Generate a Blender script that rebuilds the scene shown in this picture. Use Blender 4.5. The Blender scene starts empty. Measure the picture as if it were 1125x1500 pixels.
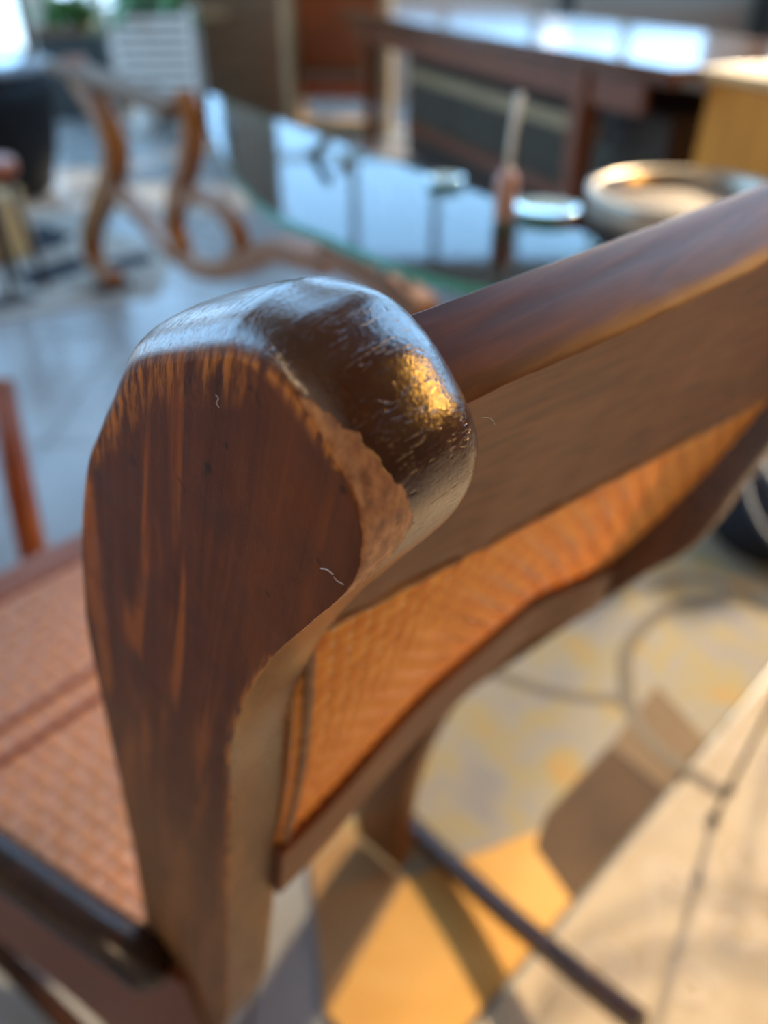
import bpy, bmesh, math, random
from math import sin, cos, tan, pi, radians, sqrt
from mathutils import Vector, Matrix, noise

random.seed(7)
scene = bpy.context.scene
COL = scene.collection

# ------------------------------------------------------------------ camera
CAM = Vector((0.0, 0.0, 1.03))
PITCH = radians(36.0)
cam_data = bpy.data.cameras.new('camera')
cam = bpy.data.objects.new('camera', cam_data)
COL.objects.link(cam)
cam.location = CAM
cam.rotation_euler = (pi / 2 - PITCH, 0, 0)
cam_data.sensor_fit = 'HORIZONTAL'
cam_data.sensor_width = 36.0
cam_data.lens = 36.0
cam_data.clip_start = 0.01
cam_data.dof.use_dof = True
cam_data.dof.focus_distance = 0.182
cam_data.dof.aperture_fstop = 7.0
scene.camera = cam

# ------------------------------------------------------------------ light
world = bpy.data.worlds.new('daylight')
scene.world = world
world.use_nodes = True
wn, wl = world.node_tree.nodes, world.node_tree.links
wn.clear()
w_out = wn.new('ShaderNodeOutputWorld')
w_bg = wn.new('ShaderNodeBackground')
w_tc = wn.new('ShaderNodeTexCoord')
w_sep = wn.new('ShaderNodeSeparateXYZ')
w_ramp = wn.new('ShaderNodeValToRGB')
w_ramp.color_ramp.elements[0].position = 0.45
w_ramp.color_ramp.elements[0].color = (0.42, 0.52, 0.62, 1)
w_ramp.color_ramp.elements[1].position = 0.56
w_ramp.color_ramp.elements[1].color = (0.34, 0.62, 1.0, 1)
w_map = wn.new('ShaderNodeMapRange')
w_map.inputs['From Min'].default_value = -1
w_map.inputs['From Max'].default_value = 1
wl.new(w_tc.outputs['Generated'], w_sep.inputs[0])
wl.new(w_sep.outputs['Z'], w_map.inputs['Value'])
wl.new(w_map.outputs[0], w_ramp.inputs[0])
wl.new(w_ramp.outputs[0], w_bg.inputs['Color'])
w_bg.inputs['Strength'].default_value = 5.2
wl.new(w_bg.outputs[0], w_out.inputs[0])

AZ = radians(42.0)                       # the chair's sideways axis, to the right of straight ahead
LAT = Vector((sin(AZ), cos(AZ), 0))      # along the chair back, near post -> far post
BACK = Vector((cos(AZ), -sin(AZ), 0))    # towards the rear of the chair

SUN_EL = radians(34)
sun_dir = (LAT - BACK * 0.17).normalized() * cos(SUN_EL) + Vector((0, 0, sin(SUN_EL)))
sun_d = bpy.data.lights.new('sun', 'SUN')
sun_d.energy = 9.0
sun_d.angle = radians(2.5)
sun_d.color = (1.0, 0.74, 0.46)
sun = bpy.data.objects.new('sun', sun_d)
COL.objects.link(sun)
sun.location = sun_dir * 8
sun.rotation_euler = sun_dir.to_track_quat('Z', 'Y').to_euler()

scene.view_settings.view_transform = 'Standard'
scene.view_settings.look = 'None'
scene.view_settings.gamma = 1.0
scene.view_settings.use_curve_mapping = False
scene.view_settings.exposure = 0.12
scene.cycles.use_denoising = True
scene.cycles.max_bounces = 10
scene.cycles.diffuse_bounces = 5
scene.cycles.sample_clamp_indirect = 8.0


def portal(name, loc, rot, sx, sy):
    d = bpy.data.lights.new(name, 'AREA')
    d.shape = 'RECTANGLE'
    d.size, d.size_y = sx, sy
    d.cycles.is_portal = True
    o = bpy.data.objects.new(name, d)
    COL.objects.link(o)
    o.location, o.rotation_euler = loc, rot


# ------------------------------------------------------------------ helpers
FWD = Vector((0, cos(PITCH), -sin(PITCH)))
UPV = Vector((0, sin(PITCH), cos(PITCH)))


def ray(px, py):
    return Vector((1, 0, 0)) * ((px - 562.5) / 1125) + UPV * ((750 - py) / 1125) + FWD


def at(px, py, z=0.0):
    """world point at height z that the photograph shows at this pixel"""
    r = ray(px, py)
    return CAM + r * ((z - CAM.z) / r.z)


def on_plane(px, py, p, n):
    r = ray(px, py)
    return CAM + r * ((p - CAM).dot(n) / r.dot(n))


def mesh_obj(name, verts, faces, m=None, parent=None, smooth=False):
    me = bpy.data.meshes.new(name)
    me.from_pydata([tuple(v) for v in verts], [], faces)
    me.update()
    return link(name, me, m, parent, smooth)


def link(name, me, m=None, parent=None, smooth=False):
    o = bpy.data.objects.new(name, me)
    COL.objects.link(o)
    for mm in (m if isinstance(m, (list, tuple)) else [m]):
        if mm:
            me.materials.append(mm)
    if parent:
        o.parent = parent
    if smooth:
        for p in me.polygons:
            p.use_smooth = True
    return o


def bm_obj(name, bm, m=None, parent=None, smooth=False):
    bmesh.ops.recalc_face_normals(bm, faces=bm.faces)
    me = bpy.data.meshes.new(name)
    bm.to_mesh(me)
    bm.free()
    return link(name, me, m, parent, smooth)


def add_box(bm, c, s, bev=0.0, rot=None):
    r = bmesh.ops.create_cube(bm, size=1.0)
    vs = r['verts']
    M = Matrix.Translation(Vector(c)) @ (rot.to_4x4() if rot else Matrix.Identity(4)) @ Matrix.Diagonal((s[0], s[1], s[2], 1))
    bmesh.ops.transform(bm, matrix=M, verts=vs)
    if bev > 0:
        es = list({e for v in vs for e in v.link_edges})
        bmesh.ops.bevel(bm, geom=es, offset=bev, segments=2, affect='EDGES', profile=0.6)


def box(name, c, s, m, parent=None, bev=0.004, rotz=0.0):
    bm = bmesh.new()
    add_box(bm, c, s, bev, Matrix.Rotation(rotz, 3, 'Z') if rotz else None)
    return bm_obj(name, bm, m, parent)


def add_prism(bm, poly, z0, z1, bev=0.0):
    lo = [bm.verts.new((p[0], p[1], z0)) for p in poly]
    hi = [bm.verts.new((p[0], p[1], z1)) for p in poly]
    n = len(poly)
    bm.faces.new(lo[::-1])
    top = bm.faces.new(hi)
    for i in range(n):
        bm.faces.new((lo[i], lo[(i + 1) % n], hi[(i + 1) % n], hi[i]))
    bmesh.ops.recalc_face_normals(bm, faces=bm.faces)
    if bev > 0:
        bmesh.ops.bevel(bm, geom=list(top.edges), offset=bev, segments=2, affect='EDGES', profile=0.6)


def slab(name, poly, z0, z1, m, parent=None, bev=0.0):
    bm = bmesh.new()
    add_prism(bm, poly, z0, z1, bev)
    return bm_obj(name, bm, m, parent)


def spline(pts, n):
    """Catmull-Rom through pts (tuples/Vectors of any length), n samples"""
    P = [Vector(p) for p in pts]
    P = [P[0] * 2 - P[1]] + P + [P[-1] * 2 - P[-2]]
    out = []
    segs = len(P) - 3
    for k in range(n):
        u = k / (n - 1) * segs
        i = min(int(u), segs - 1)
        t = u - i
        a, b, c, d = P[i], P[i + 1], P[i + 2], P[i + 3]
        out.append(0.5 * (2 * b + (c - a) * t + (2 * a - 5 * b + 4 * c - d) * t * t + (3 * b - a - 3 * c + d) * t ** 3))
    return out


def add_tube(bm, pts, rad, sides=10, squash=(1, 1), ref=None):
    P = [Vector(p) for p in pts]
    n = len(P)
    rings = []
    up = Vector(ref) if ref else Vector((0.13, 0.21, 0.97))
    for i, p in enumerate(P):
        tg = (P[min(i + 1, n - 1)] - P[max(i - 1, 0)]).normalized()
        a = tg.cross(up)
        if a.length < 1e-4:
            a = tg.cross(Vector((1, 0, 0)))
        a.normalize()
        b = a.cross(tg)
        if not ref:
            up = b
        r = rad[i] if isinstance(rad, (list, tuple)) else rad
        rings.append([bm.verts.new(p + a * (cos(q) * r * squash[0]) + b * (sin(q) * r * squash[1]))
                      for q in (2 * pi * k / sides for k in range(sides))])
    for i in range(n - 1):
        for k in range(sides):
            bm.faces.new((rings[i][k], rings[i][(k + 1) % sides], rings[i + 1][(k + 1) % sides], rings[i + 1][k]))
    bm.faces.new(rings[0][::-1])
    bm.faces.new(rings[-1])


def tube(name, pts, rad, m, parent=None, sides=10, squash=(1, 1), ref=None):
    bm = bmesh.new()
    add_tube(bm, pts, rad, sides, squash, ref)
    return bm_obj(name, bm, m, parent, smooth=True)


def rect_sweep(name, pts, w, d, m, parent, side):
    """square-edged bent wood: w across the vector `side`, d in the plane of the curve"""
    P = [Vector(p) for p in pts]
    n = len(P)
    side = Vector(side).normalized()
    bm = bmesh.new()
    rings = []
    for i, p in enumerate(P):
        tg = (P[min(i + 1, n - 1)] - P[max(i - 1, 0)]).normalized()
        u = tg.cross(side).normalized()
        dd = d[i] if isinstance(d, (list, tuple)) else d
        h, k, c = w / 2, dd / 2, min(w, dd) * 0.16
        co = [(h - c, k), (-h + c, k), (-h, k - c), (-h, -k + c), (-h + c, -k), (h - c, -k), (h, -k + c), (h, k - c)]
        rings.append([bm.verts.new(p + side * x + u * y) for x, y in co])
    for i in range(n - 1):
        for k in range(8):
            bm.faces.new((rings[i][k], rings[i][(k + 1) % 8], rings[i + 1][(k + 1) % 8], rings[i + 1][k]))
    bm.faces.new(rings[0][::-1])
    bm.faces.new(rings[-1])
    return bm_obj(name, bm, m, parent)


def lathe(name, prof, m, parent=None, loc=(0, 0, 0), n=40):
    verts, faces = [], []
    for r, z in prof:
        for k in range(n):
            a = 2 * pi * k / n
            verts.append((loc[0] + r * cos(a), loc[1] + r * sin(a), loc[2] + z))
    for i in range(len(prof) - 1):
        for k in range(n):
            faces.append((i * n + k, i * n + (k + 1) % n, (i + 1) * n + (k + 1) % n, (i + 1) * n + k))
    faces.append(tuple(range(n))[::-1])
    faces.append(tuple((len(prof) - 1) * n + k for k in range(n)))
    o = mesh_obj(name, verts, faces, m, parent)
    for p in o.data.polygons:
        p.use_smooth = len(p.vertices) == 4
    return o


def thing(name, label, cat, loc=(0, 0, 0), rotz=0.0, group=None):
    o = bpy.data.objects.new(name, None)
    COL.objects.link(o)
    o.empty_display_size = 0.1
    o.location = loc
    o.rotation_euler = (0, 0, rotz)
    return tag(o, label, cat, group)


def tag(o, label, cat, group=None):
    o['label'] = label
    o['category'] = cat
    if group:
        o['group'] = group
    return o


def struct(o):
    o['kind'] = 'structure'
    return o


# ------------------------------------------------------------------ materials
def mat(name, col, rough=0.5, metal=0.0, spec=0.5, coat=0.0, coat_rough=0.1):
    m = bpy.data.materials.new(name)
    m.use_nodes = True
    b = m.node_tree.nodes['Principled BSDF']
    b.inputs['Base Color'].default_value = (*col, 1)
    b.inputs['Roughness'].default_value = rough
    b.inputs['Metallic'].default_value = metal
    b.inputs['Specular IOR Level'].default_value = spec
    b.inputs['Coat Weight'].default_value = coat
    b.inputs['Coat Roughness'].default_value = coat_rough
    return m


class NT:
    def __init__(self, m):
        self.t = m.node_tree
        self.b = self.t.nodes['Principled BSDF']
        self.obj = self.t.nodes.new('ShaderNodeTexCoord').outputs['Object']

    def n(self, kind, **kw):
        x = self.t.nodes.new(kind)
        for k, v in kw.items():
            setattr(x, k, v)
        return x

    def l(self, a, b):
        self.t.links.new(a, b)

    def noise(self, scale, vec=(1, 1, 1), detail=4, rough=0.55, dist=0.0, src=None):
        mp = self.n('ShaderNodeMapping')
        mp.inputs['Scale'].default_value = vec
        self.l(src or self.obj, mp.inputs['Vector'])
        x = self.n('ShaderNodeTexNoise')
        x.inputs['Scale'].default_value = scale
        x.inputs['Detail'].default_value = detail
        x.inputs['Roughness'].default_value = rough
        x.inputs['Distortion'].default_value = dist
        self.l(mp.outputs[0], x.inputs['Vector'])
        return x.outputs['Fac']

    def ramp(self, fac, stops):
        r = self.n('ShaderNodeValToRGB')
        e = r.color_ramp.elements
        while len(e) < len(stops):
            e.new(0.5)
        for k, (p, c) in enumerate(stops):
            e[k].position = p
            e[k].color = (*c, 1) if len(c) == 3 else c
        self.l(fac, r.inputs[0])
        return r.outputs[0]

    def mix(self, fac, a, b, mode='MIX'):
        x = self.n('ShaderNodeMix', data_type='RGBA', blend_type=mode)
        for s, v in ((x.inputs[0], fac), (x.inputs[6], a), (x.inputs[7], b)):
            if isinstance(v, (int, float)):
                s.default_value = v
            elif isinstance(v, tuple):
                s.default_value = (*v, 1)
            else:
                self.l(v, s)
        return x.outputs[2]

    def math(self, op, a, b=0.0, clamp=False):
        x = self.n('ShaderNodeMath', operation=op, use_clamp=clamp)
        for s, v in ((x.inputs[0], a), (x.inputs[1], b)):
            if isinstance(v, (int, float)):
                s.default_value = v
            else:
                self.l(v, s)
        return x.outputs[0]

    def rng(self, v, a, b, c=0.0, d=1.0, smooth=True):
        x = self.n('ShaderNodeMapRange', interpolation_type='SMOOTHSTEP' if smooth else 'LINEAR')
        self.l(v, x.inputs[0])
        for i, q in enumerate((a, b, c, d)):
            x.inputs[i + 1].default_value = q
        return x.outputs[0]

    def attr(self, name):
        return self.n('ShaderNodeAttribute', attribute_name=name).outputs['Fac']

    def bump(self, h, strength=0.2, dist=0.001):
        x = self.n('ShaderNodeBump')
        x.inputs['Strength'].default_value = strength
        x.inputs['Distance'].default_value = dist
        self.l(h, x.inputs['Height'])
        self.l(x.outputs[0], self.b.inputs['Normal'])


def wood(name, dark, light, rough=0.4, grain=(30, 30, 2), scale=4.0, coat=0.0, bump=0.15):
    m = mat(name, light, rough, coat=coat)
    t = NT(m)
    f = t.noise(scale, grain, 5, 0.6, 0.4)
    g = t.noise(scale * 0.35, (1, 1, 1), 3, 0.5)
    c = t.ramp(f, [(0.32, dark), (0.68, light)])
    c = t.mix(t.rng(g, 0.35, 0.7, 0.0, 0.45), c, tuple(x * 0.6 for x in dark))
    t.l(c, t.b.inputs['Base Color'])
    t.bump(f, bump, 0.001)
    return m


def post_wood():
    """dark stained wood: matt end face with upright grain, polished scroll, raw wood where it is worn"""
    m = mat('stained_post_wood', (0.1, 0.04, 0.015), 0.4)
    t = NT(m)
    roll, wear, fray = t.attr('roll'), t.attr('wear'), t.attr('fray')
    tilt = t.n('ShaderNodeMapping')                       # the grain runs along the leaning post
    tilt.inputs['Rotation'].default_value = (0, radians(-17), 0)
    t.l(t.obj, tilt.inputs['Vector'])
    tilt = tilt.outputs[0]
    streak = t.noise(1.0, (150, 150, 6), 3, 0.5, 0.9, tilt)
    broad = t.noise(1.0, (75, 75, 6), 3, 0.5, 1.0, tilt)
    fibre = t.noise(1.0, (900, 900, 40), 3, 0.6, 0, tilt)
    blot = t.noise(55, (1, 1, 1), 4, 0.6)
    c = t.ramp(streak, [(0.28, (0.070, 0.018, 0.005)), (0.50, (0.110, 0.030, 0.008)), (0.74, (0.165, 0.046, 0.011))])
    sx = t.n('ShaderNodeSeparateXYZ')
    t.l(t.obj, sx.inputs[0])
    front = t.rng(sx.outputs['X'], 0.005, -0.04, 0.2, 1.0)     # the grain runs out lighter towards the front edge
    c = t.mix(t.math('MULTIPLY', t.rng(broad, 0.47, 0.60, 0, 0.95), front), c, (0.33, 0.090, 0.012))
    mott = t.noise(1.0, (260, 260, 120), 4, 0.65)
    c = t.mix(t.rng(mott, 0.52, 0.70, 0, 0.35), c, (0.20, 0.058, 0.014))
    c = t.mix(t.rng(blot, 0.45, 0.7, 0, 0.5), c, (0.075, 0.026, 0.012))
    # lighter brown further down: light bounced off the floor, painted into the colour
    low = t.rng(sx.outputs['Z'], 0.87, 0.62, 0, 0.75)
    c = t.mix(low, c, t.ramp(broad, [(0.3, (0.17, 0.080, 0.026)), (0.7, (0.24, 0.115, 0.042))]))
    spots = t.noise(130, (1, 1, 0.8), 2, 0.5)
    c = t.mix(t.rng(spots, 0.66, 0.74, 0, 0.8), c, (0.018, 0.010, 0.007))
    # the polished roll is darker and more even
    dk = t.ramp(t.noise(38, (1, 1, 1), 4, 0.6, 0.3), [(0.3, (0.035, 0.012, 0.006)), (0.7, (0.11, 0.040, 0.014))])
    c = t.mix(t.math('MULTIPLY', roll, 0.85), c, dk)
    # frayed rim of the end face: torn light fibres
    tear = t.noise(1.0, (420, 420, 60), 4, 0.65, 0, tilt)
    fr = t.math('MULTIPLY', fray, t.rng(tear, 0.42, 0.60), True)
    c = t.mix(fr, c, (0.55, 0.19, 0.035))
    dark_edge = t.math('MULTIPLY', fray, t.rng(tear, 0.40, 0.30), True)
    c = t.mix(dark_edge, c, (0.02, 0.008, 0.004))
    # the rubbed facet
    edge = t.noise(170, (1, 1, 1), 6, 0.7)
    ww = t.rng(t.math('ADD', wear, t.math('MULTIPLY', t.math('SUBTRACT', edge, 0.5), 1.5)), 0.42, 0.60)
    raw = t.ramp(t.noise(330, (1, 1, 0.6), 4, 0.65), [(0.3, (0.20, 0.070, 0.026)), (0.5, (0.46, 0.20, 0.085)), (0.72, (0.72, 0.37, 0.17))])
    c = t.mix(ww, c, raw)
    t.l(c, t.b.inputs['Base Color'])
    t.l(t.rng(roll, 0.3, 1, 0.25, 1.0, False), t.b.inputs['Specular IOR Level'])
    r = t.math('SUBTRACT', 0.52, t.math('MULTIPLY', roll, 0.33))
    smear = t.noise(85, (1, 1, 1), 4, 0.6)
    r = t.math('ADD', r, t.math('MULTIPLY', t.math('SUBTRACT', smear, 0.5), 0.22))
    r = t.math('ADD', r, t.math('MULTIPLY', ww, 0.35), True)
    t.l(r, t.b.inputs['Roughness'])
    t.l(t.math('MULTIPLY', t.rng(roll, 0.6, 1, 0, 0.5), t.math('SUBTRACT', 1.0, ww)), t.b.inputs['Coat Weight'])
    t.b.inputs['Coat IOR'].default_value = 1.75
    t.b.inputs['Coat Roughness'].default_value = 0.22
    scratch = t.noise(1.0, (520, 150, 420), 4, 0.7, 1.2)
    pit = t.rng(t.noise(420, (1, 0.45, 1), 2, 0.5), 0.66, 0.75, 0, -1.6)
    crack = t.rng(t.noise(1.0, (1500, 110, 700), 3, 0.6, 2.0), 0.60, 0.70, 0, -1.3)
    dent = t.math('MULTIPLY', t.noise(120, (1, 1, 1), 3, 0.6), 1.3)
    h = t.math('ADD', t.math('MULTIPLY', fibre, 0.5), t.math('MULTIPLY', scratch, 0.55))
    h = t.math('ADD', h, t.math('MULTIPLY', t.math('ADD', t.math('ADD', pit, crack), dent), t.math('ADD', t.math('MULTIPLY', roll, 0.33), 0.12)))
    h = t.math('ADD', h, t.math('MULTIPLY', t.math('MULTIPLY', ww, edge), 2.5))
    h = t.math('ADD', h, t.math('MULTIPLY', t.math('MULTIPLY', fray, tear), 2.0))
    t.bump(h, 0.35, 0.0006)
    t.l(t.b.inputs['Normal'].links[0].from_socket, t.b.inputs['Coat Normal'])
    return m


M = {}
M['post'] = post_wood()
M['chair'] = wood('stained_chair_wood', (0.10, 0.024, 0.007), (0.24, 0.070, 0.018), 0.45, (60, 4, 60), 3.0, bump=0.25)
M['chair_dark'] = wood('dark_chair_wood', (0.022, 0.011, 0.008), (0.055, 0.022, 0.012), 0.22, (30, 30, 30), 3.0)
M['chair_red'] = wood('red_chair_wood', (0.26, 0.060, 0.014), (0.42, 0.115, 0.028), 0.40, (30, 4, 30), 3.0)


def cane(name, a, b, rough, trans):
    m = mat(name, b, rough)
    t = NT(m)
    c = t.ramp(t.noise(90, (1, 1, 1), 3), [(0.3, a), (0.7, b)])
    t.l(c, t.b.inputs['Base Color'])
    if trans:
        tr = t.n('ShaderNodeBsdfTranslucent')
        t.l(c, tr.inputs['Color'])
        mx = t.n('ShaderNodeMixShader')
        mx.inputs[0].default_value = trans
        t.l(t.b.outputs[0], mx.inputs[1])
        t.l(tr.outputs[0], mx.inputs[2])
        out = [x for x in t.t.nodes if x.type == 'OUTPUT_MATERIAL'][0]
        t.l(mx.outputs[0], out.inputs[0])
    return m


M['cane_back'] = cane('back_cane', (0.80, 0.28, 0.035), (0.95, 0.44, 0.08), 0.36, 0.45)
M['cane_seat'] = cane('seat_cane', (0.66, 0.25, 0.11), (0.84, 0.38, 0.19), 0.30, 0.0)
M['cane_edge'] = cane('cane_binding', (0.22, 0.09, 0.03), (0.42, 0.20, 0.08), 0.5, 0.0)
M['strip'] = mat('seat_strip', (0.30, 0.070, 0.015), 0.45)
M['walnut'] = wood('table_wood', (0.10, 0.030, 0.012), (0.22, 0.075, 0.030), 0.16, (4, 20, 20), 2.0, coat=0.4, bump=0.02)
M['table_leg'] = wood('table_leg_wood', (0.16, 0.040, 0.012), (0.30, 0.085, 0.026), 0.35, (20, 20, 2), 2.0)
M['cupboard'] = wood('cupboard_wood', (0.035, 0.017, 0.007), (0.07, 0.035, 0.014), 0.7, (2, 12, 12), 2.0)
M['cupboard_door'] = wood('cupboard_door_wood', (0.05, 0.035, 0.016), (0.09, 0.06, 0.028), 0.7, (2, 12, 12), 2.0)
M['ochre_wood'] = wood('ochre_wood', (0.66, 0.21, 0.008), (0.82, 0.30, 0.014), 0.7, (12, 12, 1.5), 2.0)
M['tan_wood'] = wood('tan_wood', (0.38, 0.24, 0.11), (0.55, 0.37, 0.19), 0.5, (10, 10, 2), 2.0)
M['slat_wood'] = wood('slat_wood', (0.15, 0.085, 0.042), (0.28, 0.165, 0.085), 0.75, (2, 12, 12), 2.0)
M['scroll_wood'] = wood('scroll_leg_wood', (0.24, 0.085, 0.014), (0.42, 0.16, 0.028), 0.35, (12, 12, 12), 2.0)
M['block_wood'] = wood('pale_block_wood', (0.60, 0.33, 0.11), (0.78, 0.47, 0.18), 0.5, (2, 12, 12), 2.0)
M['orange_wood'] = wood('orange_stained_wood', (0.36, 0.075, 0.012), (0.52, 0.125, 0.022), 0.35, (20, 20, 2), 2.0)
M['black'] = mat('black_lacquer', (0.009, 0.009, 0.010), 0.55, spec=0.15)
M['black_matt'] = mat('matt_black', (0.012, 0.012, 0.014), 0.8, spec=0.2)
M['iron'] = mat('wrought_iron', (0.035, 0.035, 0.04), 0.45, metal=0.6)
M['iron_green'] = mat('painted_iron_strut', (0.16, 0.20, 0.20), 0.5, metal=0.2)
M['white_paint'] = mat('white_paint', (0.85, 0.88, 0.83), 0.5)
M['dark_green'] = mat('dark_planter', (0.035, 0.045, 0.045), 0.5)
M['leaf'] = mat('leaf_green', (0.05, 0.17, 0.03), 0.4)
M['pink'] = mat('pink_glaze', (0.62, 0.36, 0.29), 0.3)
M['grey_metal'] = mat('brushed_rim', (0.50, 0.43, 0.34), 0.3, metal=0.7)
M['tray'] = wood('tray_wood', (0.22, 0.15, 0.10), (0.33, 0.24, 0.17), 0.6, (3, 14, 3), 2.0)
M['lint'] = mat('lint', (0.85, 0.85, 0.82), 0.6)
M['wall'] = mat('wall_paint', (0.50, 0.41, 0.32), 0.8)
M['ceiling'] = mat('ceiling_paint', (0.20, 0.17, 0.135), 0.8)
M['darkened_wall'] = wood('darkened_right_wall', (0.045, 0.022, 0.012), (0.09, 0.045, 0.022), 0.6, (8, 8, 1), 2.0)  # unseen right wall made dark so the scroll reflects less light
M['frame'] = mat('window_frame_paint', (0.45, 0.43, 0.38), 0.5)
M['tan_plaster'] = mat('pillar_plaster', (0.62, 0.58, 0.48), 0.7)
M['grout'] = mat('tile_grout', (0.20, 0.19, 0.18), 0.8)
M['pavement'] = mat('pavement', (0.45, 0.45, 0.44), 0.9)

m = mat('floor_tile', (0.55, 0.50, 0.45), 0.22)
t = NT(m)
geo = t.n('ShaderNodeNewGeometry').outputs['Position']
t.l(t.ramp(t.noise(2.2, (1, 1, 1), 5, 0.6, 0.2, geo), [(0.3, (0.27, 0.265, 0.26)), (0.7, (0.38, 0.37, 0.355))]), t.b.inputs['Base Color'])
t.l(t.rng(t.noise(3.0, (1, 1, 1), 3, 0.5, 0, geo), 0.3, 0.7, 0.18, 0.30), t.b.inputs['Roughness'])
M['tile'] = m

# window glass: thin clear pane
m = bpy.data.materials.new('window_glass')
m.use_nodes = True
nn = m.node_tree.nodes
nn.clear()
o_ = nn.new('ShaderNodeOutputMaterial')
tr = nn.new('ShaderNodeBsdfTransparent')
tr.inputs[0].default_value = (0.94, 0.97, 0.97, 1)
gl = nn.new('ShaderNodeBsdfGlossy')
gl.inputs['Roughness'].default_value = 0.02
mx = nn.new('ShaderNodeMixShader')
mx.inputs[0].default_value = 0.06
m.node_tree.links.new(tr.outputs[0], mx.inputs[1])
m.node_tree.links.new(gl.outputs[0], mx.inputs[2])
m.node_tree.links.new(mx.outputs[0], o_.inputs[0])
M['pane'] = m


def thin_glass(name, tint, boost):
    m = bpy.data.materials.new(name)
    m.use_nodes = True
    nn = m.node_tree.nodes
    nn.clear()
    o_ = nn.new('ShaderNodeOutputMaterial')
    tr = nn.new('ShaderNodeBsdfTransparent')
    tr.inputs[0].default_value = (*tint, 1)
    gl = nn.new('ShaderNodeBsdfGlossy')
    gl.inputs['Roughness'].default_value = 0.04
    fr = nn.new('ShaderNodeFresnel')
    fr.inputs['IOR'].default_value = boost
    mx = nn.new('ShaderNodeMixShader')
    m.node_tree.links.new(fr.outputs[0], mx.inputs[0])
    m.node_tree.links.new(tr.outputs[0], mx.inputs[1])
    m.node_tree.links.new(gl.outputs[0], mx.inputs[2])
    m.node_tree.links.new(mx.outputs[0], o_.inputs[0])
    return m


M['glass'] = thin_glass('table_glass', (0.76, 0.86, 0.84), 1.42)
M['glass_edge'] = mat('green_glass_edge', (0.10, 0.42, 0.36), 0.12)
M['dish'] = mat('glint_dish_mirror', (0.78, 0.95, 0.93), 0.12, metal=0.85)  # near-mirror finish, so the added dishes throw back the window as glints

# rugs
def rug_mat(name, stops, scale=7.0, bump=0.4):
    m = mat(name, stops[0][1], 0.95, spec=0.1)
    t = NT(m)
    c = t.ramp(t.noise(scale, (1, 1, 1), 5, 0.62, 0.6), stops)
    pile = t.noise(380, (1, 1, 1), 2)
    c = t.mix(0.35, c, t.ramp(pile, [(0.3, (0.55, 0.55, 0.55)), (0.7, (1, 1, 1))]), 'MULTIPLY')
    t.l(c, t.b.inputs['Base Color'])
    t.bump(pile, bump, 0.003)
    return m


M['rug_mottled'] = rug_mat('mottled_rug', [(0.28, (0.30, 0.27, 0.26)), (0.46, (0.38, 0.33, 0.26)), (0.58, (0.42, 0.33, 0.17)), (0.72, (0.55, 0.28, 0.08))], 11)
M['rug_shadow_dark'] = rug_mat('painted_shadow_dark', [(0.3, (0.10, 0.065, 0.045)), (0.7, (0.16, 0.10, 0.06))], 6)  # core of a floor shadow, painted as rug colour
M['rug_shadow_mid'] = rug_mat('painted_shadow_mid', [(0.3, (0.20, 0.135, 0.085)), (0.7, (0.28, 0.19, 0.115))], 6)  # fainter end of the same painted shadow
M['rug_ochre'] = rug_mat('ochre_rug_patch', [(0.3, (0.72, 0.36, 0.09)), (0.7, (0.85, 0.48, 0.16))], 6)
M['rug_tan'] = rug_mat('tan_rug_patch', [(0.3, (0.40, 0.22, 0.10)), (0.7, (0.55, 0.32, 0.14))], 6)
M['rug_sand'] = rug_mat('sand_rug', [(0.3, (0.50, 0.38, 0.26)), (0.7, (0.62, 0.50, 0.36))], 9)
M['rug_swirl'] = rug_mat('sand_rug_swirl', [(0.3, (0.58, 0.46, 0.35)), (0.7, (0.66, 0.54, 0.42))], 9)
M['rug_arc_shadow'] = rug_mat('painted_arc_shadow', [(0.3, (0.20, 0.165, 0.125)), (0.7, (0.26, 0.215, 0.16))], 9)  # shadows of iron scrolls, put into the rug's colour
M['rug_black'] = rug_mat('black_rug_stripe', [(0.3, (0.035, 0.04, 0.05)), (0.7, (0.06, 0.065, 0.075))], 9)
M['rug_cream'] = rug_mat('cream_rug', [(0.3, (0.42, 0.38, 0.33)), (0.7, (0.55, 0.50, 0.44))], 9)

# ------------------------------------------------------------------ the room
XL, XR, YB, YF, HC = -5.2, 3.2, 7.6, -2.6, 5.9
fl = struct(box('floor', ((XL + XR) / 2, (YB + YF) / 2, -0.03), (XR - XL + 0.4, YB - YF + 0.4, 0.04), M['grout'], bev=0))
TS = 0.72
bm = bmesh.new()
add_box(bm, (0, 0, -0.0045), (TS - 0.004, TS - 0.004, 0.009), 0.0012)
bmesh.ops.recalc_face_normals(bm, faces=bm.faces)
tile_me = bpy.data.meshes.new('tile')
bm.to_mesh(tile_me)
bm.free()
tile_me.materials.append(M['tile'])
x = XL + TS / 2
while x < XR:
    y = YF + TS / 2
    while y < YB:
        o = bpy.data.objects.new('tile', tile_me)
        COL.objects.link(o)
        o.parent = fl
        o.location = (x, y, 0)
        y += TS
    x += TS
SK = (-1.8, 1.5, 4.4, 7.2)                              # unseen roof light, added for the blue highlight on the scroll top
bm = bmesh.new()
for xa, xb, ya, yb in ((XL - .2, XR + .2, YF - .2, SK[2]), (XL - .2, XR + .2, SK[3], YB + .2), (XL - .2, SK[0], SK[2], SK[3]), (SK[1], XR + .2, SK[2], SK[3])):
    add_box(bm, ((xa + xb) / 2, (ya + yb) / 2, HC + 0.05), (xb - xa, yb - ya, 0.1))
struct(bm_obj('ceiling', bm, M['ceiling']))
sk = struct(bpy.data.objects.new('window_5', None))  # the added, unseen roof light
COL.objects.link(sk)
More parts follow.
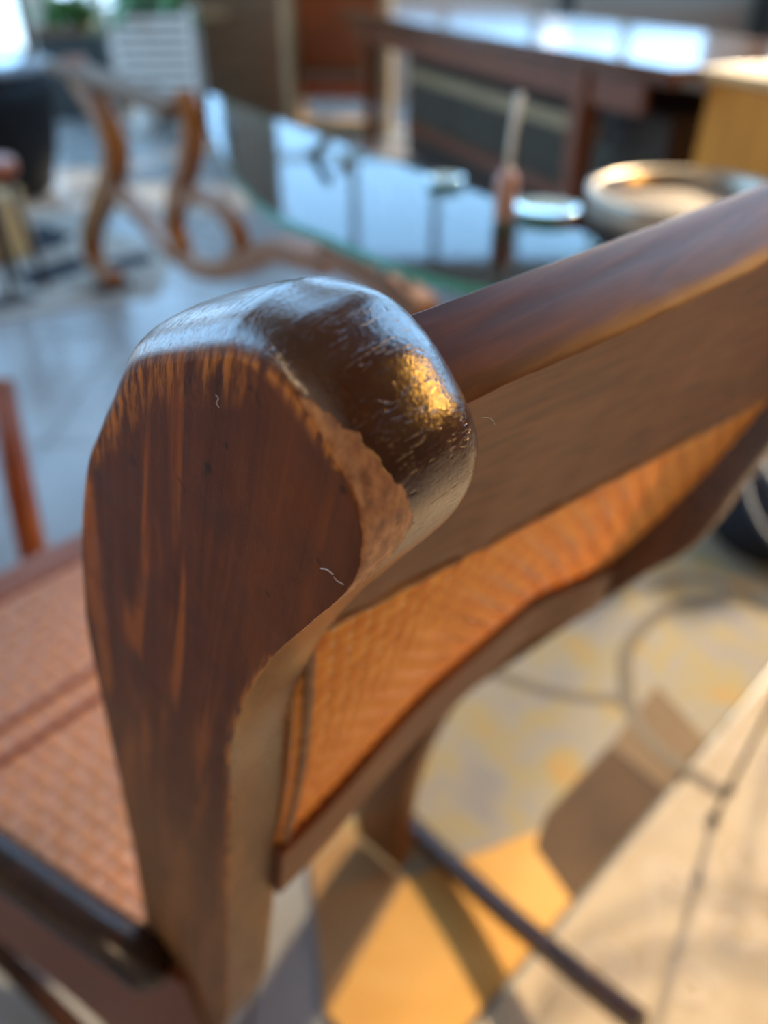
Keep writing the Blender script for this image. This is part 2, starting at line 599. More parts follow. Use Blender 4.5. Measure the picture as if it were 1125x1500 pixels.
for k in range(3):
    wv = (SK[1] - SK[0]) / 3
    box('pane', (SK[0] + wv * (k + 0.5), (SK[2] + SK[3]) / 2, HC + 0.08), (wv - 0.02, SK[3] - SK[2], 0.008), M['pane'], sk, 0)
for k in range(4):
    box('added_roof_bar', (SK[0] + (SK[1] - SK[0]) * k / 3, (SK[2] + SK[3]) / 2, HC + 0.06), (0.06, SK[3] - SK[2], 0.08), M['frame'], sk, 0)


def wall(name, axis, pos, a0, a1, opens):
    """wall along `axis` ('x' or 'y') at pos, with rectangular openings (a, b, z0, z1)"""
    bm = bmesh.new()

    def add(a, b, z0, z1):
        if b - a < 1e-4 or z1 - z0 < 1e-4:
            return
        c, s = (a + b) / 2, b - a
        if axis == 'x':
            add_box(bm, (c, pos, (z0 + z1) / 2), (s, 0.16, z1 - z0))
        else:
            add_box(bm, (pos, c, (z0 + z1) / 2), (0.16, s, z1 - z0))
    cur = a0
    for a, b, z0, z1 in sorted(opens):
        add(cur, a, 0, HC)
        add(a, b, 0, z0)
        add(a, b, z1, HC)
        cur = b
    add(cur, a1, 0, HC)
    return struct(bm_obj(name, bm, M['darkened_wall'] if name == 'wall_right' else M['wall']))


def window(num, axis, pos, a, b, z0, z1, cols, rows, inward):
    root = struct(bpy.data.objects.new('window_%d' % num, None))
    COL.objects.link(root)

    def bx(name, ca, cz, sa, sz, d, m):
        c = (ca, pos, cz) if axis == 'x' else (pos, ca, cz)
        s = (sa, d, sz) if axis == 'x' else (d, sa, sz)
        return box(name, c, s, m, root, 0.0)
    w = 0.09
    bx('sash_rail', (a + b) / 2, z0 + w / 2, b - a, w, 0.10, M['frame'])
    bx('sash_rail', (a + b) / 2, z1 - w / 2, b - a, w, 0.10, M['frame'])
    bx('sash_stile', a + w / 2, (z0 + z1) / 2, w, z1 - z0 - 2 * w, 0.10, M['frame'])
    bx('sash_stile', b - w / 2, (z0 + z1) / 2, w, z1 - z0 - 2 * w, 0.10, M['frame'])
    for k in range(1, cols):
        bx('mullion', a + (b - a) * k / cols, (z0 + z1) / 2, 0.07, z1 - z0 - 2 * w, 0.08, M['frame'])
    for k in range(1, rows):
        bx('transom', (a + b) / 2, z0 + (z1 - z0) * k / rows, b - a - 2 * w, 0.05, 0.06, M['frame'])
    for k in range(cols):
        bx('pane', a + (b - a) * (k + 0.5) / cols, (z0 + z1) / 2, (b - a) / cols - 0.02, z1 - z0 - 0.1, 0.008, M['pane'])
    c = ((a + b) / 2, pos, (z0 + z1) / 2) if axis == 'x' else (pos, (a + b) / 2, (z0 + z1) / 2)
    rot = {'y-': (-pi / 2, 0, 0), 'x+': (0, -pi / 2, 0), 'x-': (0, pi / 2, 0)}[inward]
    sz = (b - a, z1 - z0) if axis == 'x' else (z1 - z0, b - a)
    portal('window_portal', c, rot, sz[0], sz[1])


W1 = (-4.9, -1.35, 0.30, 5.4)
W2 = (-1.05, 2.8, 0.95, 3.0)
W3 = (0.8, 6.6, 0.40, 5.0)
W4 = (2.2, 7.3, 0.90, 4.88)
wall('wall_back', 'x', YB, XL - 0.1, XR + 0.1, [W1, W2])
wall('wall_front', 'x', YF, XL - 0.1, XR + 0.1, [])
wall('wall_left', 'y', XL, YF, YB, [W3])
wall('wall_right', 'y', XR, YF, YB, [W4])
portal('added_roof_portal', ((SK[0] + SK[1]) / 2, (SK[2] + SK[3]) / 2, HC + 0.1), (0, 0, 0), SK[1] - SK[0], SK[3] - SK[2])
window(1, 'x', YB, *W1, 7, 2, 'y-')
tr1 = struct(bpy.data.objects.new('trim_1', None))
COL.objects.link(tr1)
xp = -2.84
box('pillar_face', (xp, YB - 0.12, 1.6), (0.15, 0.07, 3.2), M['tan_plaster'], tr1, 0.004)
for sx_ in (-1, 1):
    box('pillar_edge', (xp + sx_ * 0.115, YB - 0.10, 1.6), (0.08, 0.07, 3.2), M['dark_green'], tr1, 0.004)
window(2, 'x', YB, *W2, 5, 2, 'y-')
window(3, 'y', XL, *W3, 6, 2, 'x+')
window(4, 'y', XR, *W4, 3, 1, 'x-')

# ------------------------------------------------------------------ the rocking chair
NZ = 0.93249                                         # height of the scroll's reference point
ch = thing('rocking_chair', 'dark-stained wooden rocking chair with scrolled posts and woven cane, in the foreground',
           'chair', (-0.03338, 0.14757, 0), -AZ)
S = 0.01


def loc(b, tt, z):
    """chair coordinates in cm from the near scroll -> local metres"""
    return Vector((b * S, tt * S, NZ + z * S))


RUNG_NEAR = [((0.2, 3.05), (0.1, 3.0)), ((1.2, 3.1), (-0.7, 2.7)), ((2.1, 2.8), (-3.6, 1.5)), ((3.2, 1.9), (-5.3, -0.2)),
             ((3.9, 0.6), (-6.5, -1.5)), ((3.6, -1.1), (-7.7, -2.9)), ((2.0, -3.4), (-9.0, -5.2)), ((0.5, -5.5), (-10.0, -7.3)),
             ((-1.1, -8.4), (-11.1, -10.2)), ((-2.7, -12.5), (-12.0, -13.1)), ((-3.7, -18), (-12.9, -18.1)),
             ((-5.1, -24.5), (-14.2, -25.7)), ((-7.2, -36), (-16.4, -37.3)), ((-9.7, -47.6), (-19.6, -50)),
             ((-15.4, -62), (-25, -64)), ((-20, -75), (-29, -77)), ((-23, -86), (-31, -87)), ((-24, -91), (-31.5, -91))]
RUNG_FAR = [((3.2, 3.0), (3.1, 2.95)), ((4.2, 3.1), (2.4, 2.7)), ((5.4, 2.6), (1.2, 1.8)), ((6.2, 1.5), (0.4, 0.4)),
            ((6.6, 0.0), (0.0, -1.2)), ((6.3, -2.2), (-0.2, -2.9)), ((5.4, -5.4), (-0.6, -5.2)), ((4.6, -9.0), (-1.2, -8.0)),
            ((3.7, -12.5), (-2.0, -11.2)), ((2.6, -16.5), (-2.8, -15.5)), ((1.2, -21.5), (-4.2, -20.5)),
            ((-2.0, -26.5), (-7.6, -27.0)), ((-9.0, -38.3), (-15.6, -39.6)), ((-16.8, -52), (-24.0, -53.5)),
            ((-21.0, -65), (-29, -66)), ((-23, -77), (-31, -78)), ((-23.5, -86), (-31.5, -87)), ((-23.5, -91), (-31.5, -91))]


def lerp_tab(tab, x):
    if x <= tab[0][0]:
        return tab[0][1]
    for (a, va), (b, vb) in zip(tab, tab[1:]):
        if x <= b:
            f = (x - a) / (b - a)
            f = f * f * (3 - 2 * f)
            return va + (vb - va) * f
    return tab[-1][1]


SWELL_F = [(0, 1.05), (1, 1.08), (2, 1.0), (3, 0.8), (4, 0.55), (5, 0.28), (6, 0.1), (7, 0)]
SWELL_R = [(0, 1.05), (1, 0.98), (2, 0.72), (3, 0.38), (4, 0.12), (5, 0.0)]
WEAR_W = [(2.0, 0.0), (2.3, 0.15), (2.6, 0.32), (3.0, 0.55), (3.5, 0.85), (4.0, 1.25), (4.5, 1.55), (5.0, 1.30), (5.5, 0.65), (6.0, 0.26), (6.5, 0.10), (7.1, 0.0)]
FRAY_W = [(0, 0.5), (1, 0.65), (2, 0.8), (3, 0.75), (4, 0.5), (5, 0.25), (6, 0.06), (7, 0.0)]


def make_post(rungs, t0, sgn, name, thick=3.4):
    """scroll-topped S post; sgn=+1: its flat outer face is at t0 and it grows towards +t"""
    n, K = 210, 30
    R = spline([r for r, f in rungs], n)
    F = spline([f for r, f in rungs], n)
    U = [k / (n - 1) * (len(rungs) - 1) for k in range(n)]
    secs = [0.0, 0.03, 0.08, 0.16, 0.28, 0.42, 0.6, 0.8, 1.0, 1.25, 1.5, 1.8, 2.1, 2.4, 2.7, 3.0, 3.3, 3.6, 3.85, 4.05, 4.2, 4.28, 4.3]
    verts, roll, wear, fray, faces = [], [], [], [], []

    def push(b, tt, z, r, w, f):
        jig = 0.0
        if w > 0:
            jig = (noise.noise(Vector((b * 3, tt * 3, z * 3))) * 0.05 - 0.04) * w
        verts.append(loc(b + jig * 0.7, t0 + sgn * (tt + abs(jig)), z))
        roll.append(r)
        wear.append(w)
        fray.append(f)
        return len(verts) - 1
    # flat face grid (t = 0), slightly dished away
    grid = []
    for i in range(n):
        row = []
        width = (R[i] - F[i]).length
        for k in range(K + 1):
            s = k / K
            s = 0.5 - 0.5 * cos(pi * s)                   # denser towards the rims
            p = F[i].lerp(R[i], s)
            dF, dR = s * width, (1 - s) * width
            if i < 60:                                     # distance to the top of the rim as well
                dtop = min((p - q).length for q in F[:60:3])
            else:
                dtop = dF
            fw = lerp_tab(FRAY_W, U[i])
            fr = max(0.0, 1 - dtop / (fw + 0.35)) if fw > 0.01 else max(0.0, 1 - dF / 0.12) * 0.7
            if U[i] > 7:
                fr = max(fr, max(0.0, 1 - dR / 0.30) * 0.9)
            elif U[i] < 3.2:
                fr = max(fr, max(0.0, 1 - dR / 0.5))
            ww = lerp_tab(WEAR_W, U[i])
            w = 0.55 * max(0.0, 1 - dR / 0.10) * min(1.0, ww * 3)
            row.append(push(p.x, 0, p.y, 0.0, w, fr))
        grid.append(row)
    for i in range(n - 1):
        for k in range(K):
            faces.append((grid[i][k], grid[i][k + 1], grid[i + 1][k + 1], grid[i + 1][k]))
    # outline loop: down the rear, up the front
    loop = [(R[i], 'R', i) for i in range(n)] + [(F[i], 'F', i) for i in range(n - 1, -1, -1)]
    m = len(loop)
    nor = []
    for j in range(m):
        tg = loop[(j + 1) % m][0] - loop[(j - 1) % m][0]
        v = Vector((-tg.y, tg.x))
        if v.length < 1e-6:
            v = Vector((0, 1))
        v.normalize()
        nor.append(v)
    # orientation check: the rear side must point to +b
    if nor[n // 2].x < 0:
        nor = [-v for v in nor]
    prev = [grid[i][K] for i in range(n)] + [grid[i][0] for i in range(n - 1, -1, -1)]
    for q, tt in enumerate(secs[1:], 1):
        cur = []
        for j in range(m):
            p, side, i = loop[j]
            u = U[i]
            T = lerp_tab([(6, 4.3 if thick > 3 else thick), (8.5, thick), (17, thick - 0.1)], u)
            tq = tt * T / 4.3
            sw = lerp_tab(SWELL_F if side == 'F' else SWELL_R, u)
            e = sqrt(max(0.0, 1 - (1 - min(tt / 2.0, 1.0)) ** 2))
            if tt > 3.3:
                pass
            if tt > 2.1:
                e *= 1 - 0.85 * ((tt - 2.1) / 2.2) ** 2
            off = sw * e
            if tt < 0.16 and sw < 0.3:
                off -= 0.05 * (1 - tt / 0.16) ** 2 + 0.0
            rr_ = lerp_tab([(5, 0.55), (8, 0.25)], u)
            if tt > 3.3:
                off -= rr_ * (1 - sqrt(max(0.0, 1 - ((tt - 3.3) / 1.0) ** 2)))
            # slow hand-carved unevenness
            off += 0.035 * noise.noise(Vector((p.x * 0.5, tq * 0.6, p.y * 0.5))) * min(1, tt)
            pp = p + nor[j] * off
            w = 0.0
            if side == 'R':
                ww = lerp_tab(WEAR_W, u)
                if ww > 0.001:
                    w = min(1.0, max(0.0, 0.5 + (ww - tq) / 0.35))
            f = 0.0
            if u > 7 and tq < 0.2:
                f = 0.9 * (1 - tq / 0.2)
            if u < 7 and w < 0.1 and tq < 0.12:
                f = 0.5 * (1 - tq / 0.12)
            rl = min(1.0, tq / 0.12) * lerp_tab([(8, 1.0), (11, 0.45), (17, 0.35)], u)
            cur.append(push(pp.x, tq, pp.y, rl, w, f))
        for j in range(m):
            a, b = j, (j + 1) % m
            faces.append((prev[a], prev[b], cur[b], cur[a]))
        prev = cur
    # inner cap as a ladder
    for i in range(n - 1):
        faces.append((prev[i], prev[i + 1], prev[m - 2 - i], prev[m - 1 - i]))
    me = bpy.data.meshes.new(name)
    me.from_pydata([tuple(v) for v in verts], [], faces)
    for nm, data in (('roll', roll), ('wear', wear), ('fray', fray)):
        a = me.attributes.new(nm, 'FLOAT', 'POINT')
        a.data.foreach_set('value', data)
    bm = bmesh.new()
    bm.from_mesh(me)
    bmesh.ops.remove_doubles(bm, verts=bm.verts, dist=1e-6)
    bmesh.ops.recalc_face_normals(bm, faces=bm.faces)
    bm.to_mesh(me)
    bm.free()
    me.set_sharp_from_angle(angle=radians(32))
    o = link(name, me, M['post'], ch, smooth=True)
    me.set_sharp_from_angle(angle=radians(32))
    return o


near_post = make_post(RUNG_NEAR, 0.0, 1, 'back_post')
near_post['label'] = 'near back post with a rounded scroll top, its edge rubbed down to pale bare wood'
make_post(RUNG_FAR, 36.5, -1, 'back_post', 2.6)

# --- crest board: bowed, its rear a flat upper band and a hollow lower band
def bow(tt):
    return sin(pi * min(max((tt - 3.0) / 33.0, 0), 1))


def section_sweep(name, sec, t_a, t_b, n, m, bev_smooth=True):
    verts, faces = [], []
    rows = []
    for k in range(n):
        tt = t_a + (t_b - t_a) * k / (n - 1)
        pts = sec(tt)
        rows.append([len(verts) + q for q in range(len(pts))])
        verts += [loc(b, tt, z) for b, z in pts]
    w = len(rows[0])
    for k in range(n - 1):
        for q in range(w):
            faces.append((rows[k][q], rows[k][(q + 1) % w], rows[k + 1][(q + 1) % w], rows[k + 1][q]))
    faces.append(tuple(rows[0][::-1]))
    faces.append(tuple(rows[-1]))
    me = bpy.data.meshes.new(name)
    me.from_pydata([tuple(v) for v in verts], [], faces)
    bm = bmesh.new()
    bm.from_mesh(me)
    bmesh.ops.recalc_face_normals(bm, faces=bm.faces)
    bm.to_mesh(me)
    bm.free()
    o = link(name, me, m, ch, smooth=True)
    me.set_sharp_from_angle(angle=radians(28))
    return o


def crest_low(tt):
    return -1.9 + 0.185 * tt - 0.0001 * max(0, tt - 24) ** 3


def crest_sec(tt):
    fr, ar, low = 0.45 + 0.078 * tt, 1.75 + 0.165 * tt - 0.0025 * tt * tt, crest_low(tt)
    wob = 0.06 * noise.noise(Vector((tt * 0.8, 0.3, 0))) + 0.03 * noise.noise(Vector((tt * 3, 2.3, 0)))
    nick = 0.22 * math.exp(-((tt - 10.2) / 0.8) ** 2) + 0.25 * math.exp(-((tt - 25.5) / 1.2) ** 2)
    zl = -8.0 - nick + wob
    out = [(fr - 0.55, 2.0), (fr - 0.40, 2.42), (fr - 0.12, 2.56), (fr + 0.1, 2.47)]
    for k in range(1, 5):
        f = k / 5
        out.append((fr + (ar - fr) * f, 2.47 + (0.95 - 2.47) * f + 0.10 * sin(pi * f)))
    out += [(ar - 0.03, 0.98 + wob), (ar + 0.04, 0.82 + wob)]
    for k in range(1, 9):                                  # hollow lower band
        f = k / 8
        out.append((ar + (low - ar) * f - 0.25 * sin(pi * f), 0.82 + wob + (zl - 0.82) * f))
    out += [(low - 0.25, zl - 0.25), (low - 1.5, zl - 0.2), (low - 1.7, zl + 0.1), (fr - 1.5, -1.0)]
    return out


crest = section_sweep('crest_rail', crest_sec, 3.0, 33.6, 70, M['chair'])


# --- lower back rail
def low_c(tt):
    return lerp_tab([(3, -5.0), (16, -5.9), (25, -5.7), (33.5, -3.6)], tt)


def rail_sec(tt):
    c = low_c(tt)
    return [(c + 0.1, -24.9), (c + 0.35, -25.2), (c - 0.3, -29.4), (c - 0.7, -29.8), (c - 1.5, -29.7), (c - 1.7, -29.3), (c - 1.0, -25.2), (c - 0.7, -24.9)]


section_sweep('lower_back_rail', rail_sec, 2.9, 33.6, 40, M['chair'])


# --- woven cane
def weave(name, f, nu, nv, spacing_u, spacing_v, wid, amp, m, parent, sub=2):
    """basket weave of flat strands on the surface f(u, v, lift), u and v counted in strands"""
    verts, faces = [], []

    def strand(along_u, idx):
        cnt = nu if along_u else nv
        last = None
        for k in range(cnt * sub + 1):
            p = k / sub
            lift = amp * cos(pi * (p - 0.5)) * (1 if idx % 2 else -1) * (1 if along_u else -1)
            row = []
            for e in (-0.5, 0.0, 0.5):
                a, b = (p, idx + 0.5 + e * wid) if along_u else (idx + 0.5 + e * wid, p)
                row.append(len(verts))
                verts.append(f(a / nu, b / nv, lift + (0.0004 if e == 0 else 0)))
            if last:
                faces.append((last[0], last[1], row[1], row[0]))
                faces.append((last[1], last[2], row[2], row[1]))
            last = row
    for i in range(nv):
        strand(True, i)
    for i in range(nu):
        strand(False, i)
    o = mesh_obj(name, verts, faces, m, parent, smooth=True)
    o['kind'] = 'stuff'
    return o


def back_f(u, v, lift):
    tt = 2.9 + u * 30.9
    z = -7.9 - v * 17.1
    top = crest_low(tt) - 0.75
    low = low_c(tt) - 0.25
    b = top + (low - top) * v + 0.5 * sin(pi * v)
    return loc(b + lift * 100, tt, z)


weave('cane_back', back_f, 38, 21, 0, 0, 0.86, 0.0009, M['cane_back'], ch)

# ragged binding along the near post and the rails of the cane
def rope(name, pts, r, m, lump=0.35):
    P = spline(pts, 60)
    rad = [r * (1 + lump * noise.noise(Vector((k * 0.9, 3.1, 0)))) for k in range(len(P))]
    return tube(name, P, rad, m, ch, 8)


rope('cane_binding', [back_f(0.018, q, 0.0012) for q in (0.02, 0.2, 0.4, 0.6, 0.8, 0.99)], 0.0022, M['cane_edge'])
rope('cane_binding', [loc(crest_low(q) - 0.45, q, -8.45) for q in (3.6, 10, 16, 22, 28, 33)], 0.0030, M['cane_edge'])

# --- seat
SZ = -46.0


def side_t(b):
    """near edge of the seat splays out towards the front"""
    f = min(max((-b - 12) / 48, 0), 1)
    return 0.0 - 10.5 * f ** 0.9


def seat_f(u, v, lift):
    b = -16.0 - u * 41.5
    tn = side_t(b) + 1.0
    tf = 36.5 - side_t(b) - 1.0
    return loc(b, tn + (tf - tn) * v, SZ + 0.4 + lift * 100)


weave('cane_seat', seat_f, 27, 30, 0, 0, 0.80, 0.0022, M['cane_seat'], ch)
for bb in (-42.0, -38.6):
    bm = bmesh.new()
    P = [loc(bb, side_t(bb) + 1 + (36.5 - 2 * side_t(bb) - 2) * k / 24, SZ + 0.55) for k in range(25)]
    add_tube(bm, P, 0.0055, 8, (1.0, 0.35), (0, 0, 1))
    bm_obj('binding_strip', bm, M['strip'], ch, True)

# front rail, side rails with a rounded top bead, back rail under the cane
bm = bmesh.new()
w0, w1 = side_t(-60) - 0.5, 36.5 - side_t(-60) + 0.5
add_box(bm, loc(-60.0, (w0 + w1) / 2, SZ - 1.6), (0.052, (w1 - w0) * S, 0.046), 0.008)
bm_obj('front_seat_rail', bm, M['chair_red'], ch)
bm = bmesh.new()
add_box(bm, loc(-17.0, 18.25, SZ - 1.6), (0.02, 0.35, 0.03), 0.003)
bm_obj('rear_seat_rail', bm, M['chair'], ch)
for sg in (0, 1):
    fx = (lambda q: q) if sg == 0 else (lambda q: 36.5 - q)
    bs = [-14.5 if sg == 0 else -17.0, -18.5, -24, -30, -38, -46, -54, -59]
    P = spline([loc(b, fx(side_t(b) - 0.4), SZ + (0.5 if k else -0.6)) for k, b in enumerate(bs)], 40)
    rad = [0.0175] * 40
    rad[0], rad[1] = 0.008, 0.0145
    tube('seat_bead', P, rad, M['chair_dark'], ch, 14)
    verts, faces = [], []
    dp_ = -24.0 if sg == 0 else -8.0
    prof = [(0.9, -0.2), (-0.9, -0.2), (-0.9, dp_), (0.9, dp_)]
    bs2 = [(-13 if sg == 0 else -18.5) - k * (2.3 if sg == 0 else 2.03) for k in range(21)]
    for b in bs2:
        for o_, z in prof:
            dz = z if z > -1 else z - (11.0 if sg == 0 else -3.0) * math.exp(-((b + 16) / 8.5) ** 2)
            verts.append(loc(b, fx(side_t(b) + o_ * 1.0 + 0.6), SZ + dz))
    for k in range(len(bs2) - 1):
        for q in range(4):
            faces.append((k * 4 + q, k * 4 + (q + 1) % 4, k * 4 + 4 + (q + 1) % 4, k * 4 + 4 + q))
    faces += [(3, 2, 1, 0), tuple(len(verts) - 4 + q for q in range(4))]
    bm = bmesh.new()
    me = bpy.data.meshes.new('tmp')
    me.from_pydata([tuple(v) for v in verts], [], faces)
    bm.from_mesh(me)
    bpy.data.meshes.remove(me)
    bm_obj('side_rail', bm, M['chair'], ch)
    # front leg and runner
    FT = NZ / S
    P = spline([loc(-57, fx(side_t(-57) + 0.8), SZ - 2), loc(-57.5, fx(side_t(-57) + 0.4), -66), loc(-58, fx(side_t(-58) + 0.6), -91.4)], 16)
    tube('front_leg', P, [0.017 + 0.004 * sin(pi * k / 15) for k in range(16)], M['chair_dark'], ch, 12)
    RP = []
    for k in range(49):
        b = -76 + k * 86 / 48
        tq = -7.6 + (b + 55) * (7.4 / 55)
        lift = (b + 35) ** 2 / 2 / 125.0
        RP.append(loc(b, fx(tq), -FT + 1.95 + lift))
    rect_sweep('runner', RP, 0.024, 0.026, M['chair_dark'], ch, (0, 1, 0))

# stretcher between the runners at the rear
tube('stretcher', [loc(-30, 1 + k * 34.5 / 8, -78) for k in range(9)], 0.010, M['chair_dark'], ch, 10)

# lint hairs on the wood
def hair(pts, r, label):
    o = tube('lint_fibre', spline(pts, 14), r, M['lint'], None, 5)
    return tag(o, label, 'lint')


NW = Vector((-0.03338, 0.14757, NZ))


def on_face(px, py, off=-0.0003):
    return on_plane(px, py, NW + LAT * off, LAT)


hair([on_face(470, 833), on_face(478, 834), on_face(484, 838), on_face(488, 842)], 0.00011, 'short white lint hair stuck low on the flat face of the dark post')
hair([on_face(489, 845), on_face(494, 851), on_face(498, 853), on_face(503, 856)], 0.00007, 'hair-thin grey lint curl just under the white one beside the rubbed facet')
hair([on_face(316, 578), on_face(320, 584), on_face(317, 590), on_face(321, 597)], 0.00006, 'tiny grey lint curl just under the frayed top rim of the flat face')
hp = NW + LAT * 0.044 + BACK * 0.037
hair([on_plane(q[0], q[1], hp, FWD) for q in ((706, 612), (716, 612), (723, 617), (725, 622))], 0.00007, 'fine curled hair sticking out from the right side of the round scroll')

# ------------------------------------------------------------------ rugs on the floor beside the chair
def pquad(pts, z=0.0):
    return [at(px, py, z) for px, py in pts]


rug = thing('shadow_painted_rug', 'mottled grey and olive rug with ochre patches and painted shadows behind the rocking chair', 'rug')
e1 = (at(1125, 990) - at(850, 1320)).normalized()
e2 = Vector((-e1.y, e1.x, 0))
O = at(850, 1320)


def uv(u, v):
    return O + e1 * u + e2 * v


slab('rug_field', [uv(-0.34, 0.004), uv(1.7, 0.004), uv(1.7, 0.75), uv(0.02, 0.62), uv(-0.20, 0.36)], 0.0, 0.006, M['rug_mottled'], rug, 0.002)
slab('rug_patch_and_shadow', [uv(-0.012, 0.006), uv(0.225, 0.006), at(889, 1099).xy, at(800, 1195).xy, at(782, 1245).xy], 0.0, 0.0085, M['rug_shadow_dark'], rug, 0.0015)  # brown slabs here and next paint a shadow across the rug
slab('rug_patch_and_shadow', [uv(0.228, 0.006), uv(0.36, 0.006), at(960, 1008).xy, at(891, 1097).xy], 0.0, 0.0085, M['rug_shadow_mid'], rug, 0.0015)
slab('rug_patch_and_shadow', [uv(-0.33, 0.006), uv(-0.005, 0.006), uv(0.035, 0.10), uv(-0.15, 0.182), uv(-0.335, 0.132)], 0.0, 0.008, M['rug_ochre'], rug, 0.0015)
slab('rug_patch_and_shadow', [uv(-0.335, 0.135), uv(-0.15, 0.185), uv(-0.16, 0.30), uv(-0.23, 0.29)], 0.0, 0.008, M['rug_tan'], rug, 0.0015)


def ribbon(name, pts, w, z, m, parent):
    P = spline([(p.x, p.y, 0) for p in pts], 48)
    verts, faces = [], []
    for i, p in enumerate(P):
        tg = (P[min(i + 1, 47)] - P[max(i - 1, 0)]).normalized()
        s = Vector((-tg.y, tg.x, 0)) * (w / 2)
        verts += [p + s + Vector((0, 0, z)), p + Vector((0, 0, z + 0.0012)), p - s + Vector((0, 0, z))]
        if i:
            a = (i - 1) * 3
            faces += [(a, a + 1, a + 4, a + 3), (a + 1, a + 2, a + 5, a + 4)]
    return mesh_obj(name, verts, faces, m, parent, True)


ribbon('arc_shadow', pquad([(715, 985), (760, 1003), (830, 1022), (927, 1029)]), 0.022, 0.0066, M['rug_arc_shadow'], rug)  # grey ribbons painted where the ironwork's shadow arcs fall
ribbon('arc_shadow', pquad([(1066, 879), (973, 898), (922, 945), (915, 990), (925, 1047), (964, 1103), (1057, 1168)]), 0.022, 0.009, M['rug_arc_shadow'], rug)
ribbon('arc_shadow', pquad([(1125, 905), (1080, 870), (1010, 850), (940, 870)]), 0.022, 0.0066, M['rug_arc_shadow'], rug)

sand = thing('sand_rug', 'sand-coloured carpet with tone-on-tone swirls at the lower right', 'rug')
slab('rug_field', [uv(-0.36, -0.004), uv(-0.36, -0.8), uv(1.7, -0.8), uv(1.7, -0.004)], 0.0, 0.008, M['rug_sand'], sand, 0.002)


def swirl(px, py, r, turns, ph, flip=1):
    c = at(px, py, 0)
    pts = []
    for k in range(22):
        f = k / 21
        a = ph + flip * turns * 2 * pi * f
        pts.append(c + Vector((cos(a), sin(a), 0)) * (r * (0.18 + 0.82 * f)))
    ribbon('swirl_motif', pts, 0.010, 0.0085, M['rug_swirl'], sand)


for a in ((980, 1295, 0.030, 1.4, 0.5, 1), (885, 1420, 0.034, 1.5, 2.0, -1), (1075, 1370, 0.045, 1.3, 1.0, 1), (1010, 1450, 0.03, 1.5, 3.0, -1),
          (1100, 1270, 0.04, 1.4, 4.0, 1), (1110, 1120, 0.04, 1.4, 2.2, -1)):
    swirl(*a)
ribbon('swirl_motif', pquad([(950, 1290), (955, 1350), (950, 1420), (930, 1480)]), 0.008, 0.0085, M['rug_swirl'], sand)
ribbon('swirl_motif', pquad([(1040, 1260), (1045, 1300), (1030, 1360), (985, 1400)]), 0.008, 0.0085, M['rug_swirl'], sand)

# ------------------------------------------------------------------ iron side table whose leg stands on the carpet
ft = at(1045, 1200, 0.009)
it = thing('iron_side_table', 'black wrought-iron wire table, one thin leg standing on the sand-coloured carpet', 'table', (ft.x, ft.y, 0))
tc = Vector((0.30, 0.13, 0.50))
for k in range(3):
    a = math.atan2(-tc.y, -tc.x) + k * 2 * pi / 3
    fo = Vector((tc.x, tc.y, 0)) + Vector((cos(a), sin(a), 0)) * tc.xy.length
    tp = Vector((tc.x, tc.y, 0.5)) + Vector((cos(a), sin(a), 0)) * (tc.xy.length - 0.035)
    lg = tube('leg', [fo + Vector((0, 0, 0.009)), fo.lerp(tp, 0.5) + Vector((0, 0, 0.004)), tp], 0.0034, M['iron'], it, 8)
    bmk = bmesh.new()
    bmesh.ops.create_uvsphere(bmk, u_segments=12, v_segments=8, radius=0.0085, matrix=Matrix.Translation(fo + Vector((0, 0, 0.016))) @ Matrix.Diagonal((1, 1, 0.8, 1)))
    bm_obj('foot', bmk, M['iron'], lg, True)
    bmk = bmesh.new()
    bmesh.ops.create_uvsphere(bmk, u_segments=12, v_segments=8, radius=0.0075, matrix=Matrix.Translation(fo.lerp(tp, 0.16)) @ Matrix.Diagonal((1, 1, 1.4, 1)))
    bm_obj('collar', bmk, M['iron'], lg, True)
tube('top_ring', [tc + Vector((cos(2 * pi * k / 40), sin(2 * pi * k / 40), 0)) * 0.30 for k in range(41)], 0.006, M['iron'], it, 8)
tube('lower_ring', [tc + Vector((cos(2 * pi * k / 40) * 0.30, sin(2 * pi * k / 40) * 0.30, -0.06)) for k in range(41)], 0.004, M['iron'], it, 8)

# black pouf at the right edge
p = at(1120, 835, 0)
pf = thing('black_pouf', 'black round pouf cut by the right edge behind the cane back', 'pouf', (p.x + 0.05, p.y + 0.10, 0.006))
lathe('cushion', [(0.10, 0.006), (0.125, 0.012), (0.140, 0.035), (0.140, 0.06), (0.125, 0.085), (0.06, 0.095), (0.01, 0.096)], M['black_matt'], pf)
lathe('piping', [(0.139, 0.044), (0.143, 0.047), (0.143, 0.051), (0.139, 0.054)], M['black_matt'], pf)

# ------------------------------------------------------------------ glass-topped table with scrolled wooden legs
A = at(85, 84, 0.75)
Cc = at(868, 350, 0.75)
d1 = (Cc - A); d1.z = 0
LEN = d1.length
d1.normalize()
d2 = Vector((d1.y, -d1.x, 0))
if d2.y > 0:
    d2 = -d2
gt = thing('glass_table', 'long glass-topped table with scrolled wooden legs and wavy stretcher beyond the chair', 'table', (A.x, A.y, 0), math.atan2(d1.y, d1.x))
yw = 0.40 if Vector((-d1.y, d1.x, 0)).dot(d2) > 0 else -0.40
def tab(q):
    v = q - Vector((A.x, A.y, 0))
    return Vector((v.dot(d1), v.dot(Vector((-d1.y, d1.x, 0)))))


